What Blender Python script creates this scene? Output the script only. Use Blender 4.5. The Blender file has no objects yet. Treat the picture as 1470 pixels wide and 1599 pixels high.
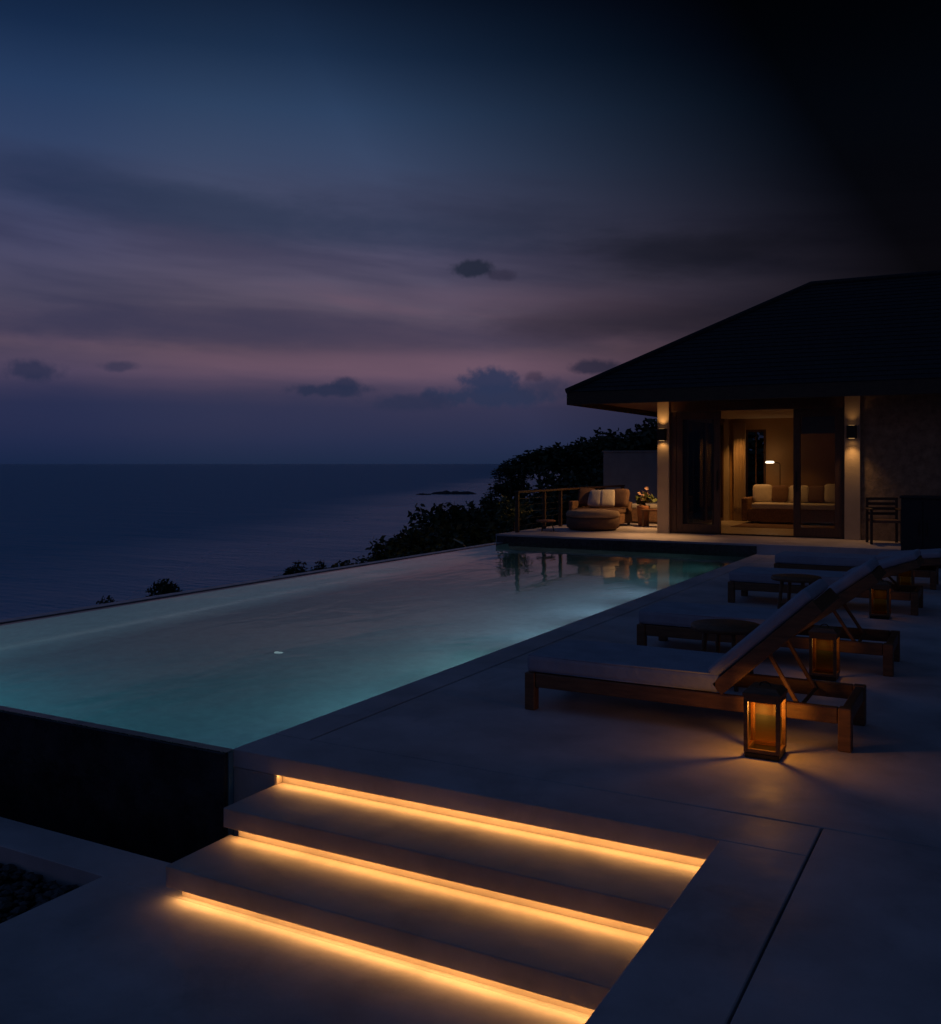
import bpy, bmesh, math, random
import numpy as np
from mathutils import Vector, Matrix
R = math.radians
random.seed(7); rng = np.random.default_rng(7)
S = bpy.context.scene
COL = S.collection

# ------------------------------------------------------------------ camera
YAW = math.atan(825/1510)
CAMZ = 1.6
cam = bpy.data.cameras.new('camera'); camo = bpy.data.objects.new('camera', cam); COL.objects.link(camo)
camo.location = (0, 0, CAMZ); camo.rotation_euler = (R(90), 0, YAW)
cam.sensor_fit = 'HORIZONTAL'; cam.sensor_width = 36
cam.lens = 36*1510/1470
cam.shift_y = (724-799.5)/1470          # horizon sits a little above the middle
cam.clip_start = 0.05; cam.clip_end = 90000
S.camera = camo
S.view_settings.view_transform = 'Standard'; S.view_settings.look = 'None'
S.view_settings.exposure = 0; S.view_settings.gamma = 1
S.cycles.use_denoising = True
S.cycles.max_bounces = 10; S.cycles.diffuse_bounces = 4; S.cycles.glossy_bounces = 5
S.cycles.transmission_bounces = 6; S.cycles.transparent_max_bounces = 16
S.cycles.sample_clamp_indirect = 2.0
S.cycles.caustics_reflective = False; S.cycles.caustics_refractive = False

def lin(h):
    h = h.lstrip('#'); o = []
    for i in (0, 2, 4):
        c = int(h[i:i+2], 16)/255
        o.append(c/12.92 if c <= .04045 else ((c+.055)/1.055)**2.4)
    return (*o, 1)

# ------------------------------------------------------------------ sky
W = bpy.data.worlds.new('World'); S.world = W; W.use_nodes = True
wt = W.node_tree; wt.nodes.clear()
class NB:
    def __init__(s, t): s.t = t
    def n(s, typ, **kw):
        x = s.t.nodes.new(typ)
        for k, v in kw.items(): setattr(x, k, v)
        return x
    def link(s, a, b): s.t.links.new(a, b)
    def put(s, sock, v):
        if hasattr(v, 'is_output') or hasattr(v, 'links'): s.link(v, sock)
        else: sock.default_value = v
    def m(s, op, a, b=0.0, c=None, clamp=False):
        x = s.n('ShaderNodeMath', operation=op, use_clamp=clamp)
        s.put(x.inputs[0], a); s.put(x.inputs[1], b)
        if c is not None: s.put(x.inputs[2], c)
        return x.outputs[0]
    def mr(s, v, a, b, c=0.0, d=1.0, smooth=True):
        x = s.n('ShaderNodeMapRange', interpolation_type='SMOOTHSTEP' if smooth else 'LINEAR')
        s.put(x.inputs[0], v); x.inputs[1].default_value = a; x.inputs[2].default_value = b
        x.inputs[3].default_value = c; x.inputs[4].default_value = d
        return x.outputs[0]
    def mix(s, f, a, b, mode='MIX'):
        x = s.n('ShaderNodeMix', data_type='RGBA', blend_type=mode)
        s.put(x.inputs[0], f); s.put(x.inputs[6], a); s.put(x.inputs[7], b)
        return x.outputs[2]
    def comb(s, x_, y_, z_=0.0):
        x = s.n('ShaderNodeCombineXYZ'); s.put(x.inputs[0], x_); s.put(x.inputs[1], y_); s.put(x.inputs[2], z_)
        return x.outputs[0]
    def noise(s, vec, scale, detail=4, rough=.55, dist=0.0):
        x = s.n('ShaderNodeTexNoise'); s.put(x.inputs['Vector'], vec); x.inputs['Scale'].default_value = scale
        x.inputs['Detail'].default_value = detail; x.inputs['Roughness'].default_value = rough
        x.inputs['Distortion'].default_value = dist
        return x.outputs[0]
    def ramp(s, f, stops, interp='LINEAR'):
        x = s.n('ShaderNodeValToRGB'); cr = x.color_ramp; cr.interpolation = interp
        while len(cr.elements) > 1: cr.elements.remove(cr.elements[-1])
        cr.elements[0].position = stops[0][0]; cr.elements[0].color = stops[0][1]
        for p, c in stops[1:]:
            e = cr.elements.new(p); e.color = c
        s.put(x.inputs[0], f)
        return x.outputs[0]
w = NB(wt)
tc = w.n('ShaderNodeTexCoord'); sx = w.n('ShaderNodeSeparateXYZ'); w.link(tc.outputs['Generated'], sx.inputs[0])
X, Y, Z = sx.outputs
fw = w.m('ADD', w.m('MULTIPLY', X, -math.sin(YAW)), w.m('MULTIPLY', Y, math.cos(YAW)))
rt = w.m('ADD', w.m('MULTIPLY', X, math.cos(YAW)), w.m('MULTIPLY', Y, math.sin(YAW)))
U = w.m('MULTIPLY', w.m('ARCTAN2', rt, fw), 180/math.pi)      # azimuth from the sunset quarter, degrees
V = w.m('MULTIPLY', w.m('ARCSINE', Z), 180/math.pi)           # elevation, degrees
def uv(px, py):
    u = math.atan((px-735)/1510)
    return math.degrees(u), math.degrees(math.atan((724-py)/1510*math.cos(u)))
base = w.ramp(w.m('DIVIDE', V, 60.0, clamp=True), [
    (0.000, lin('#1d2a46')), (0.020, lin('#252e4c')), (0.055, lin('#343450')), (0.085, lin('#5b4a5f')),
    (0.110, lin('#68525f')), (0.150, lin('#5a5062')), (0.200, lin('#534f68')), (0.250, lin('#444a66')),
    (0.285, lin('#3a4866')), (0.330, lin('#2d4160')), (0.380, lin('#1b2e4a')), (0.430, lin('#101e35')),
    (0.600, lin('#1b2d49')), (1.000, lin('#2d4264'))])
# streaky high cloud
wav = w.noise(w.comb(w.m('MULTIPLY', U, .03), w.m('MULTIPLY', V, .10)), 1.0, 2)
st = w.noise(w.comb(w.m('ADD', w.m('MULTIPLY', U, .045), w.m('MULTIPLY', wav, .6)),
                    w.m('ADD', w.m('ADD', w.m('MULTIPLY', V, .36), w.m('MULTIPLY', U, .03)), w.m('MULTIPLY', wav, 1.2)), 3.1), 1.0, 4, .55)
stm = w.m('MULTIPLY', w.mr(st, .40, .68), w.m('MULTIPLY', w.mr(V, 2.0, 5.0), w.mr(V, 19.0, 13.0)))
sky = w.mix(w.m('MULTIPLY', stm, .55), base, lin('#33344d'))
gl = w.m('MULTIPLY', w.mr(st, .46, .30), w.m('MULTIPLY', w.mr(V, 3.5, 6.0), w.mr(V, 13.0, 8.0)))
sky = w.mix(w.m('MULTIPLY', gl, .35), sky, lin('#775a6a'))
# single clouds: centre px, half size px, softness, darkness, colour
edge = w.m('MULTIPLY', w.m('SUBTRACT', w.noise(w.comb(U, V, 1.7), .85, 4, .6), .5), 1.7)
edgew = w.m('MULTIPLY', w.m('SUBTRACT', w.noise(w.comb(w.m('MULTIPLY', U, .16), w.m('MULTIPLY', V, .55), 4.2), 1.0, 4, .6), .5), 1.6)
UVF = w.comb(U, V, 0.0); UVS = w.comb(U, w.m('ADD', V, w.m('MULTIPLY', U, .075)), 0.0)
def cloud(px, py, rx, ry, soft, amt, col, sl=0):
    global sky
    u0, v0 = uv(px, py); k = 180/math.pi/1510
    if sl: v0 += .075*u0
    ma = w.n('ShaderNodeVectorMath', operation='MULTIPLY_ADD'); w.link(UVS if sl else UVF, ma.inputs[0])
    ma.inputs[1].default_value = (1/(rx*k), 1/(ry*k), 0); ma.inputs[2].default_value = (-u0/(rx*k), -v0/(ry*k), 0)
    ln = w.n('ShaderNodeVectorMath', operation='LENGTH'); w.link(ma.outputs[0], ln.inputs[0])
    sky = w.mix(w.mr(w.m('ADD', ln.outputs['Value'], edgew if rx > 100 else edge), 1.0+soft, 1.0-soft, 0.0, amt), sky, lin(col))
for c in [(330, 330, 330, 34, .8, .75, '#2c3852', 1), (700, 345, 220, 36, .9, .6, '#2f3750', 1),
          (560, 525, 520, 32, .8, .7, '#3c3850'), (180, 505, 260, 22, .8, .5, '#3b3a52'),
          (1080, 395, 150, 34, .7, .65, '#252838'), (980, 500, 200, 26, .8, .6, '#38303e'),
          (700, 572, 330, 16, .9, .55, '#6f5566'), (820, 470, 260, 20, .9, .4, '#604d60'),
          (250, 640, 330, 30, .8, .6, '#2a3150'),
          (740, 420, 32, 13, .3, .9, '#242a3c'), (780, 430, 22, 8, .5, .6, '#322f44'),
          (515, 609, 64, 10, .38, .88, '#272e49'), (540, 600, 24, 12, .38, .85, '#272e49'),
          (775, 618, 92, 16, .36, .92, '#2a3350'), (765, 597, 44, 20, .33, .92, '#2b3452'), (850, 606, 40, 16, .5, .7, '#2f3450'),
          (640, 628, 62, 12, .5, .8, '#2a304c'), (48, 578, 40, 14, .45, .72, '#272f49'), (185, 572, 24, 7, .5, .6, '#2a304a'),
          (930, 574, 42, 10, .4, .8, '#262a42'), (835, 588, 14, 8, .5, .6, '#3a3248')]:
    cloud(*c)
# added fade: sky colour dimmed strongly to the right, less at left and behind
q = w.m('ADD', U, w.m('MULTIPLY', w.m('SUBTRACT', w.m('MINIMUM', V, 30.0), 8.0), .65))
fade = w.m('MAXIMUM', w.m('POWER', w.mr(q, 0.0, 26.5, 1.0, .10, False), 1.6), w.mr(U, 60.0, 175.0, 0.0, .75))
left = w.mr(U, -150.0, -35.0, .75, 1.0)
wnear = w.mr(U, -25.0, -14.0, .72, 1.0)
sky = w.mix(1.0, sky, w.comb(fade, fade, fade), 'MULTIPLY')
sky = w.mix(1.0, sky, w.comb(*[w.m('MAXIMUM', left, w.m('GREATER_THAN', U, 30.0))]*3), 'MULTIPLY')
sky = w.mix(1.0, sky, w.comb(wnear, w.m('POWER', wnear, .6), w.m('POWER', wnear, .15)), 'MULTIPLY')
nish = w.n('ShaderNodeTexSky', sky_type='NISHITA'); nish.sun_disc = False
nish.sun_elevation = R(-7); nish.sun_rotation = -YAW + R(-4)
b1 = w.n('ShaderNodeBackground'); w.link(nish.outputs[0], b1.inputs[0]); b1.inputs[1].default_value = .05
b2 = w.n('ShaderNodeBackground'); w.link(sky, b2.inputs[0]); b2.inputs[1].default_value = 1.0
ad = w.n('ShaderNodeAddShader'); w.link(b1.outputs[0], ad.inputs[0]); w.link(b2.outputs[0], ad.inputs[1])
W.cycles.sampling_method = 'MANUAL'; W.cycles.sample_map_resolution = 256
wo = w.n('ShaderNodeOutputWorld'); w.link(ad.outputs[0], wo.inputs[0])

# afterglow of the sun that has just set over the sea
sl = bpy.data.lights.new('sun', 'SUN'); sl.energy = .002; sl.angle = R(60); sl.color = (1, .72, .75)
so = bpy.data.objects.new('sun', sl); COL.objects.link(so)
so.rotation_euler = (R(86), 0, YAW + R(4) + math.pi)

# ------------------------------------------------------------------ materials
MATS = {}
def mat(name, col, rough=.6, var=.15, scale=6.0, bump=.0, bscale=40.0, metal=0.0, spec=.5, col2=None, stretch=None, emit=None, es=0.0, coat=0.0):
    m = bpy.data.materials.new(name); m.use_nodes = True; b = NB(m.node_tree)
    p = m.node_tree.nodes['Principled BSDF']
    t = b.n('ShaderNodeTexCoord'); v = t.outputs['Object']
    if stretch:
        mp = b.n('ShaderNodeMapping'); b.link(v, mp.inputs[0]); mp.inputs['Scale'].default_value = stretch; v = mp.outputs[0]
    nz = b.noise(v, scale, 6, .6)
    a = (*[c*(1-var) for c in col[:3]], 1); d = col2 if col2 else (*[min(1, c*(1+var)) for c in col[:3]], 1)
    c = b.ramp(nz, [(.3, a), (.7, (*d[:3], 1))])
    b.link(c, p.inputs['Base Color'])
    r2 = b.noise(v, scale*2.3, 4)
    b.link(b.mr(r2, .3, .7, max(.02, rough-.08), min(1, rough+.08)), p.inputs['Roughness'])
    p.inputs['Metallic'].default_value = metal; p.inputs['Specular IOR Level'].default_value = spec
    p.inputs['Coat Weight'].default_value = coat
    if bump:
        bp = b.n('ShaderNodeBump'); bp.inputs['Strength'].default_value = bump; bp.inputs['Distance'].default_value = .02
        b.link(b.noise(v, bscale, 5, .6), bp.inputs['Height']); b.link(bp.outputs[0], p.inputs['Normal'])
    if emit:
        p.inputs['Emission Color'].default_value = (*emit, 1); p.inputs['Emission Strength'].default_value = es
    MATS[name] = m
    return m
mat('concrete', (.50, .45, .46), .60, .26, 1.3, .06, 45)
def weather(m):
    b = NB(m.node_tree); p = m.node_tree.nodes['Principled BSDF']; t = b.n('ShaderNodeTexCoord')
    n1 = b.mr(b.noise(t.outputs['Object'], .9, 6, .65, .8), .52, .66); n2 = b.mr(b.noise(t.outputs['Object'], 7.0, 4, .7), .58, .72)
    k = b.m('ADD', b.m('MULTIPLY', n1, .24), b.m('MULTIPLY', n2, .10))
    src = p.inputs['Base Color'].links[0].from_socket; rs = p.inputs['Roughness'].links[0].from_socket
    b.link(b.mix(k, src, (.12, .11, .11, 1)), p.inputs['Base Color'])
    p.inputs['Specular IOR Level'].default_value = .22
weather(MATS['concrete'])
mat('step_stone', (.44, .37, .34), .6, .22, 2.6, .06, 55)
mat('joint', (.06, .055, .05), .9)
mat('black_stone', (.03, .03, .034), .3, .6, 5, .5, 10)
mat('pool_tile', (.20, .38, .44), .4, .12, 9)
mat('rim_stone', (.38, .36, .37), .35, .2, 4, .1, 50)
mat('teak', (.16, .075, .032), .5, .35, 5, .25, 26, stretch=(1.2, 9, 9))
mat('teak_dark', (.06, .032, .018), .5, .35, 5, .25, 26, stretch=(1.2, 9, 9))
mat('timber', (.085, .042, .020), .45, .3, 5, .2, 26, stretch=(9, 9, 1.2))
mat('soffit', (.20, .10, .045), .6, .25, 5, .15, 20, stretch=(1, 12, 1))
mat('fabric', (.36, .37, .44), .9, .14, 5, .5, 9)
mat('fabric_pale', (.62, .56, .48), .9, .08, 14, .35, 300)
mat('fabric_tan', (.36, .25, .17), .9, .12, 14, .35, 300)
mat('fabric_brown', (.16, .09, .06), .9, .15, 14, .35, 300)
mat('wicker', (.22, .12, .07), .7, .4, 30, .6, 90)
mat('bronze', (.035, .026, .02), .4, .3, 20, .1, 80, metal=.6)
mat('plaster', (.55, .44, .30), .85, .08, 3, .25, 60)
mat('plaster_grey', (.40, .34, .30), .85, .12, 3, .25, 60)
mat('wall_warm', (.46, .27, .11), .85, .08, 2, .15, 60)
mat('stone_clad', (.30, .22, .14), .8, .35, 7, .6, 12)
mat('room_tile', (.42, .36, .28), .35, .08, 3)
mat('curtain', (.60, .46, .30), .9, .1, 6, stretch=(8, 8, .5))
mat('roof_shingle', (.022, .022, .026), .85, .4, 9, .6, 24)
mat('terracotta', (.34, .15, .07), .8, .2, 8, .2, 50)
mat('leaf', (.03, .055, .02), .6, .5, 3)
mat('leaf_lit', (.09, .11, .03), .55, .4, 5)  # brighter copy of leaf: lamplight on the foliage put into its colour
mat('bract', (.36, .23, .18), .6, .3, 9)
mat('bark', (.05, .035, .025), .9, .3, 8, .5, 20)
mat('soil', (.03, .032, .02), .95, .5, .3, .4, 3)
mat('pebble', (.02, .02, .021), .5, .5, 12)
mat('rock', (.03, .03, .032), .8, .4, .1)
mat('black_metal', (.012, .012, .013), .45, .2, 20)
mat('streak_colour', (.34, .33, .22), .8, .2, 8)
mat('shade_cloth', (.35, .25, .15), .9, .1, 10)
def emis(name, col, s):
    m = bpy.data.materials.new(name); m.use_nodes = True; t = m.node_tree; t.nodes.clear()
    e = t.nodes.new('ShaderNodeEmission'); e.inputs[0].default_value = (*col, 1); e.inputs[1].default_value = s
    o = t.nodes.new('ShaderNodeOutputMaterial'); t.links.new(e.outputs[0], o.inputs[0]); MATS[name] = m
emis('led', (1, .49, .13), 22)
emis('lamp_white', (1, .86, .62), 2.2)
emis('lamp_warm', (1, .55, .20), .8)
emis('pool_lamp', (.7, .95, 1.0), .32)
# glass: clear pane with a Fresnel reflection
def glass(name, tint=(1, 1, 1), ior=1.5, rough=.02):
    m = bpy.data.materials.new(name); m.use_nodes = True; b = NB(m.node_tree); m.node_tree.nodes.clear()
    tr = b.n('ShaderNodeBsdfTransparent'); tr.inputs[0].default_value = (*tint, 1)
    g = b.n('ShaderNodeBsdfGlossy'); g.inputs['Roughness'].default_value = rough
    f = b.n('ShaderNodeFresnel'); f.inputs[0].default_value = ior
    mx = b.n('ShaderNodeMixShader'); b.link(f.outputs[0], mx.inputs[0]); b.link(tr.outputs[0], mx.inputs[1]); b.link(g.outputs[0], mx.inputs[2])
    o = b.n('ShaderNodeOutputMaterial'); b.link(mx.outputs[0], o.inputs[0]); MATS[name] = m
glass('glass', (.82, .84, .82), 1.3)
def frosted(name, col, clear):
    m = bpy.data.materials.new(name); m.use_nodes = True; b = NB(m.node_tree); m.node_tree.nodes.clear()
    tr = b.n('ShaderNodeBsdfTransparent'); tr.inputs[0].default_value = (*col, 1)
    tl = b.n('ShaderNodeBsdfTranslucent'); tl.inputs[0].default_value = (*col, 1)
    mx = b.n('ShaderNodeMixShader'); mx.inputs[0].default_value = 1-clear; b.link(tr.outputs[0], mx.inputs[1]); b.link(tl.outputs[0], mx.inputs[2])
    o = b.n('ShaderNodeOutputMaterial'); b.link(mx.outputs[0], o.inputs[0]); MATS[name] = m
frosted('lantern_glass', (.97, .86, .62), .997)
frosted('lantern_sleeve', (.97, .88, .62), .9945)
def water(name, tint, ior, rough, bs, scale, stretch=(1, 1, 1)):
    m = bpy.data.materials.new(name); m.use_nodes = True; b = NB(m.node_tree); m.node_tree.nodes.clear()
    t = b.n('ShaderNodeTexCoord'); mp = b.n('ShaderNodeMapping'); b.link(t.outputs['Object'], mp.inputs[0]); mp.inputs['Scale'].default_value = stretch
    bp = b.n('ShaderNodeBump'); bp.inputs['Strength'].default_value = bs; bp.inputs['Distance'].default_value = .05
    b.link(b.noise(mp.outputs[0], scale, 3, .5, .4), bp.inputs['Height'])
    tr = b.n('ShaderNodeBsdfRefraction'); tr.inputs[0].default_value = (*tint, 1); tr.inputs['IOR'].default_value = 1.33; tr.inputs['Roughness'].default_value = .02; b.link(bp.outputs[0], tr.inputs['Normal'])
    g = b.n('ShaderNodeBsdfGlossy'); g.inputs['Roughness'].default_value = rough; b.link(bp.outputs[0], g.inputs['Normal'])
    f = b.n('ShaderNodeLayerWeight'); f.inputs[0].default_value = .5; b.link(bp.outputs[0], f.inputs['Normal'])
    fr = b.m('ADD', .02, b.m('MULTIPLY', b.m('POWER', f.outputs['Facing'], ior), .98))
    mx = b.n('ShaderNodeMixShader'); b.link(fr, mx.inputs[0]); b.link(tr.outputs[0], mx.inputs[1]); b.link(g.outputs[0], mx.inputs[2])
    o = b.n('ShaderNodeOutputMaterial'); b.link(mx.outputs[0], o.inputs[0]); MATS[name] = m
water('pool_water', (.80, .96, .97), 5.7, .04, .16, 1.6, (1, .5, 1))
def sea_mat():
    m = bpy.data.materials.new('sea_water'); m.use_nodes = True; b = NB(m.node_tree); p = m.node_tree.nodes['Principled BSDF']
    t = b.n('ShaderNodeTexCoord'); v = t.outputs['Object']
    p.inputs['Base Color'].default_value = (.012, .36, .58, 1); p.inputs['IOR'].default_value = 1.33
    mp = b.n('ShaderNodeMapping'); b.link(v, mp.inputs[0]); mp.inputs['Rotation'].default_value = (0, 0, R(12)); mp.inputs['Scale'].default_value = (.35, 1, 1)
    h = b.m('ADD', b.m('MULTIPLY', b.noise(mp.outputs[0], .045, 5, .65), 4.0), b.noise(mp.outputs[0], .35, 5, .7))
    sxy = b.n('ShaderNodeSeparateXYZ'); b.link(v, sxy.inputs[0])
    lee = b.m('ADD', b.m('MULTIPLY', b.m('SUBTRACT', sxy.outputs[0], -168.9), 0.916), b.m('MULTIPLY', b.m('SUBTRACT', sxy.outputs[1], 160.6), 0.401))
    slick = b.mr(b.m('ADD', lee, b.m('MULTIPLY', b.m('SUBTRACT', b.noise(mp.outputs[0], .006, 4, .6, .5), .5), 120.0)), -75.0, 20.0)   # calmer water in the lee of the headland
    bp = b.n('ShaderNodeBump'); bp.inputs['Distance'].default_value = 2.2
    b.link(b.m('SUBTRACT', .8, b.m('MULTIPLY', slick, .25)), bp.inputs['Strength'])
    b.link(h, bp.inputs['Height']); b.link(bp.outputs[0], p.inputs['Normal'])
    b.link(b.m('SUBTRACT', .42, b.m('MULTIPLY', slick, .18)), p.inputs['Roughness'])
    b.link(b.m('ADD', .26, b.m('MULTIPLY', slick, .55)), p.inputs['Specular IOR Level'])
    MATS['sea_water'] = m
sea_mat()

# ------------------------------------------------------------------ helpers
def link(name, me, m, parent=None, loc=None):
    o = bpy.data.objects.new(name, me); COL.objects.link(o)
    if m and not me.materials: me.materials.append(MATS[m])
    if parent: o.parent = parent
    if loc is not None: o.location = loc
    return o
def tag(o, label=None, cat=None, group=None, kind=None):
    if label: o['label'] = label
    if cat: o['category'] = cat
    if group: o['group'] = group
    if kind: o['kind'] = kind
    return o
def empty(name, loc=(0, 0, 0), label=None, cat=None, group=None, rz=0):
    o = bpy.data.objects.new(name, None); COL.objects.link(o); o.location = loc; o.rotation_euler = (0, 0, rz); o.empty_display_size = .1
    return tag(o, label, cat, group)
def boxes_bm(bm, x0, x1, y0, y1, z0, z1, bev=0.0, seg=2, M=None):
    t = bmesh.new()
    vs = [t.verts.new((x, y, z)) for x in (x0, x1) for y in (y0, y1) for z in (z0, z1)]
    for f in ((0, 1, 3, 2), (4, 6, 7, 5), (0, 4, 5, 1), (2, 3, 7, 6), (0, 2, 6, 4), (1, 5, 7, 3)): t.faces.new([vs[i] for i in f])
    if bev: bmesh.ops.bevel(t, geom=list(t.edges), offset=bev, segments=seg, affect='EDGES', profile=.5)
    if M: bmesh.ops.transform(t, matrix=M, verts=list(t.verts))
    tm = bpy.data.meshes.new('t'); t.to_mesh(tm); bm.from_mesh(tm); bpy.data.meshes.remove(tm); t.free()
def fin(name, bm, m, parent=None, loc=None, smooth=False):
    me = bpy.data.meshes.new(name); bmesh.ops.recalc_face_normals(bm, faces=list(bm.faces)); bm.to_mesh(me); bm.free()
    if smooth:
        for p in me.polygons: p.use_smooth = True
    return link(name, me, m, parent, loc)
def box(name, x0, x1, y0, y1, z0, z1, m, parent=None, bev=0.0, seg=2, M=None):
    bm = bmesh.new(); boxes_bm(bm, x0, x1, y0, y1, z0, z1, bev, seg, M)
    return fin(name, bm, m, parent)
def multi(name, bl, m, parent=None, bev=0.0):
    bm = bmesh.new()
    for b in bl: boxes_bm(bm, *b, bev=bev)
    return fin(name, bm, m, parent)
def lathe(name, prof, m, parent=None, loc=None, n=28, sx=1, sy=1):
    bm = bmesh.new(); rings = []
    for r, z in prof: rings.append([bm.verts.new((math.cos(2*math.pi*i/n)*r*sx, math.sin(2*math.pi*i/n)*r*sy, z)) for i in range(n)])
    for a, b in zip(rings, rings[1:]):
        for i in range(n): bm.faces.new((a[i], a[(i+1) % n], b[(i+1) % n], b[i]))
    bm.faces.new(rings[0][::-1]); bm.faces.new(rings[-1])
    return fin(name, bm, m, parent, loc, True)
def tube_bm(bm, pts, radii, n=8):
    rings = []
    for i, p in enumerate(pts):
        p = Vector(p); a = Vector(pts[max(0, i-1)]); b = Vector(pts[min(len(pts)-1, i+1)])
        d = (b-a).normalized(); u = d.orthogonal().normalized(); v = d.cross(u)
        rings.append([bm.verts.new(p+(u*math.cos(2*math.pi*k/n)+v*math.sin(2*math.pi*k/n))*radii[i]) for k in range(n)])
    for a, b in zip(rings, rings[1:]):
        for k in range(n): bm.faces.new((a[k], a[(k+1) % n], b[(k+1) % n], b[k]))
    bm.faces.new(rings[0][::-1]); bm.faces.new(rings[-1])
def pillow(name, w_, d_, h_, m, parent=None, M=None, e=.35, n=20):
    """soft cushion: rounded-square plan, puffed middle"""
    bm = bmesh.new(); g = []
    sp = lambda c: math.copysign(abs(c)**e, c)
    for i in range(n//2+1):
        ph = -math.pi/2+math.pi*i/(n//2); row = []
        for j in range(n):
            th = 2*math.pi*j/n; cp = abs(math.cos(ph))**.55
            row.append(bm.verts.new((w_/2*cp*sp(math.cos(th)), d_/2*cp*sp(math.sin(th)), h_/2*math.copysign(abs(math.sin(ph))**.8, math.sin(ph)))))
        g.append(row)
    for a, b in zip(g, g[1:]):
        for j in range(n): bm.faces.new((a[j], a[(j+1) % n], b[(j+1) % n], b[j]))
    bmesh.ops.remove_doubles(bm, verts=list(bm.verts), dist=1e-5)
    if M: bmesh.ops.transform(bm, matrix=M, verts=list(bm.verts))
    return fin(name, bm, m, parent, None, True)
def slab(name, x0, x1, y0, y1, z0, z1, m, parent, bev=.004):
    return box(name, x0, x1, y0, y1, z0, z1, m, parent, bev, 1)
def copy_tree(o, parent=None):
    c = o.copy(); COL.objects.link(c); c.parent = parent
    for ch in list(o.children): copy_tree(ch, c)
    return c
def light(name, typ, e, col, parent, loc, **kw):
    l = bpy.data.lights.new(name, typ); l.energy = e; l.color = col
    for k, v in kw.items():
        if k != 'rot': setattr(l, k, v)
    o = bpy.data.objects.new(name, l); COL.objects.link(o); o.parent = parent; o.location = loc
    o.rotation_euler = kw.get('rot', (0, 0, 0))
    return o

# ------------------------------------------------------------------ sea and terrain
SEA = -25.0
bm = bmesh.new()
rr = [30, 120, 300, 800, 2500, 9000, 40000, 80000]; n = 96
rings = [[bm.verts.new((math.cos(2*math.pi*i/n)*r, math.sin(2*math.pi*i/n)*r, 0)) for i in range(n)] for r in rr]
for a, b in zip(rings, rings[1:]):
    for i in range(n): bm.faces.new((a[i], b[i], b[(i+1) % n], a[(i+1) % n]))
bm.faces.new(rings[0])
o = fin('sea', bm, 'sea_water', None, (0, 0, SEA)); tag(o, kind='structure')

def ss(a, b, x):
    t = min(1, max(0, (x-a)/(b-a))); return t*t*(3-2*t)
def ter(x, y):
    edge = -9.3 - 16.0*ss(22, 62, y) + 30*ss(75, 150, y)
    top = -1.3 + 2.6*ss(30, 66, y) + 3.0*ss(-24, 0, x)*ss(36, 60, y)
    s = edge - x
    z = top if s < 0 else top - 1.0*ss(0, 1.2, s) - .62*s
    back = ss(-4, -30, y)
    z += .35*math.sin(x*.7+1.3)*math.sin(y*.53)*ss(0, 4, s)
    return max(z, SEA-6) if s > 0 else z
xs = [-130, -110, -90, -70, -60, -50, -44, -38] + [-36+1.5*i for i in range(20)] + [-6, -2, 4, 12, 25, 45, 70, 110]
ys = [-70, -40, -20, -8, 0] + [3*i for i in range(1, 32)] + [100, 112, 125, 140, 160, 190]
bm = bmesh.new()
g = [[bm.verts.new((x, y, ter(x, y) - (1.2 if (-15 < x < 8 and -6 < y < 28) else 0))) for y in ys] for x in xs]
for i in range(len(xs)-1):
    for j in range(len(ys)-1): bm.faces.new((g[i][j], g[i+1][j], g[i+1][j+1], g[i][j+1]))
tag(fin('terrain', bm, 'soil', None, None, True), kind='structure')

# ------------------------------------------------------------------ pool
PX0, PX1, PY0, PY1 = -8.80, -3.77, 4.12, 17.5
pool = empty('swimming_pool', (0, 0, 0), 'long rectangular infinity pool with glowing turquoise water', 'pool')
fl = box('pool_floor', PX0, PX1, PY0-.03, PY1, -1.7, -1.4, 'pool_tile', pool)
box('pool_wall', PX1, PX1+.25, PY0+.02, PY1, -1.5, -.10, 'pool_tile', pool)
box('pool_wall', PX0+.002, PX0+.12, PY0-.03, PY1, -1.4, -.014, 'pool_tile', pool)
box('pool_wall', PX0+.12, PX1, PY0-.03, PY0+.02, -1.4, -.014, 'pool_tile', pool)
box('weir_wall', PX0-.02, PX1-.004, PY0-.06, PY0-.031, -1.6, -.012, 'black_stone', pool, .006, 1)
box('weir_rim', PX0-.16, PX0, PY0-.06, PY1, -1.6, .004, 'rim_stone', pool, .006, 1)
me = bpy.data.meshes.new('water_surface'); gx = 2; 
me.from_pydata([(PX0, PY0-.055, -.006), (PX1, PY0-.055, -.006), (PX1, PY1, -.006), (PX0, PY1, -.006)], [], [(0, 1, 2, 3)])
link('water_surface', me, 'pool_water', pool)
def pool_light(x, y, z, facing, e, col, spread=140):
    m = lathe('pool_lamp', [(.001, 0), (.045, 0), (.055, .008), (.05, .014), (.001, .016)], 'pool_lamp', pool, (x, y, z), 20)
    m.rotation_euler = (R(-90), 0, 0) if facing == 0 else (0, R(90*facing), 0)
    light('pool_lamp_beam', 'SPOT', e, col, pool, (x+.05*facing, y+(.05 if facing == 0 else 0), z), spot_size=R(spread), spot_blend=.9, shadow_soft_size=.08,
          rot=(R(74), 0, 0) if facing == 0 else (0, R(-74*facing), 0))
for yy, e, c in ((4.9, 12, (.35, .75, 1)), (6.5, 30, (.62, .84, .9)), (8.1, 38, (.74, .86, .86)), (9.7, 44, (.84, .80, .92)), (11.3, 54, (.92, .80, .96)), (12.9, 48, (.92, .80, .96)), (14.5, 20, (.65, .8, .85)), (16.1, 12, (.4, .8, .72))):  # some of these unseen lamps are added to even out the glow
    pool_light(PX1, yy, -.62, -1, e, c)
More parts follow.
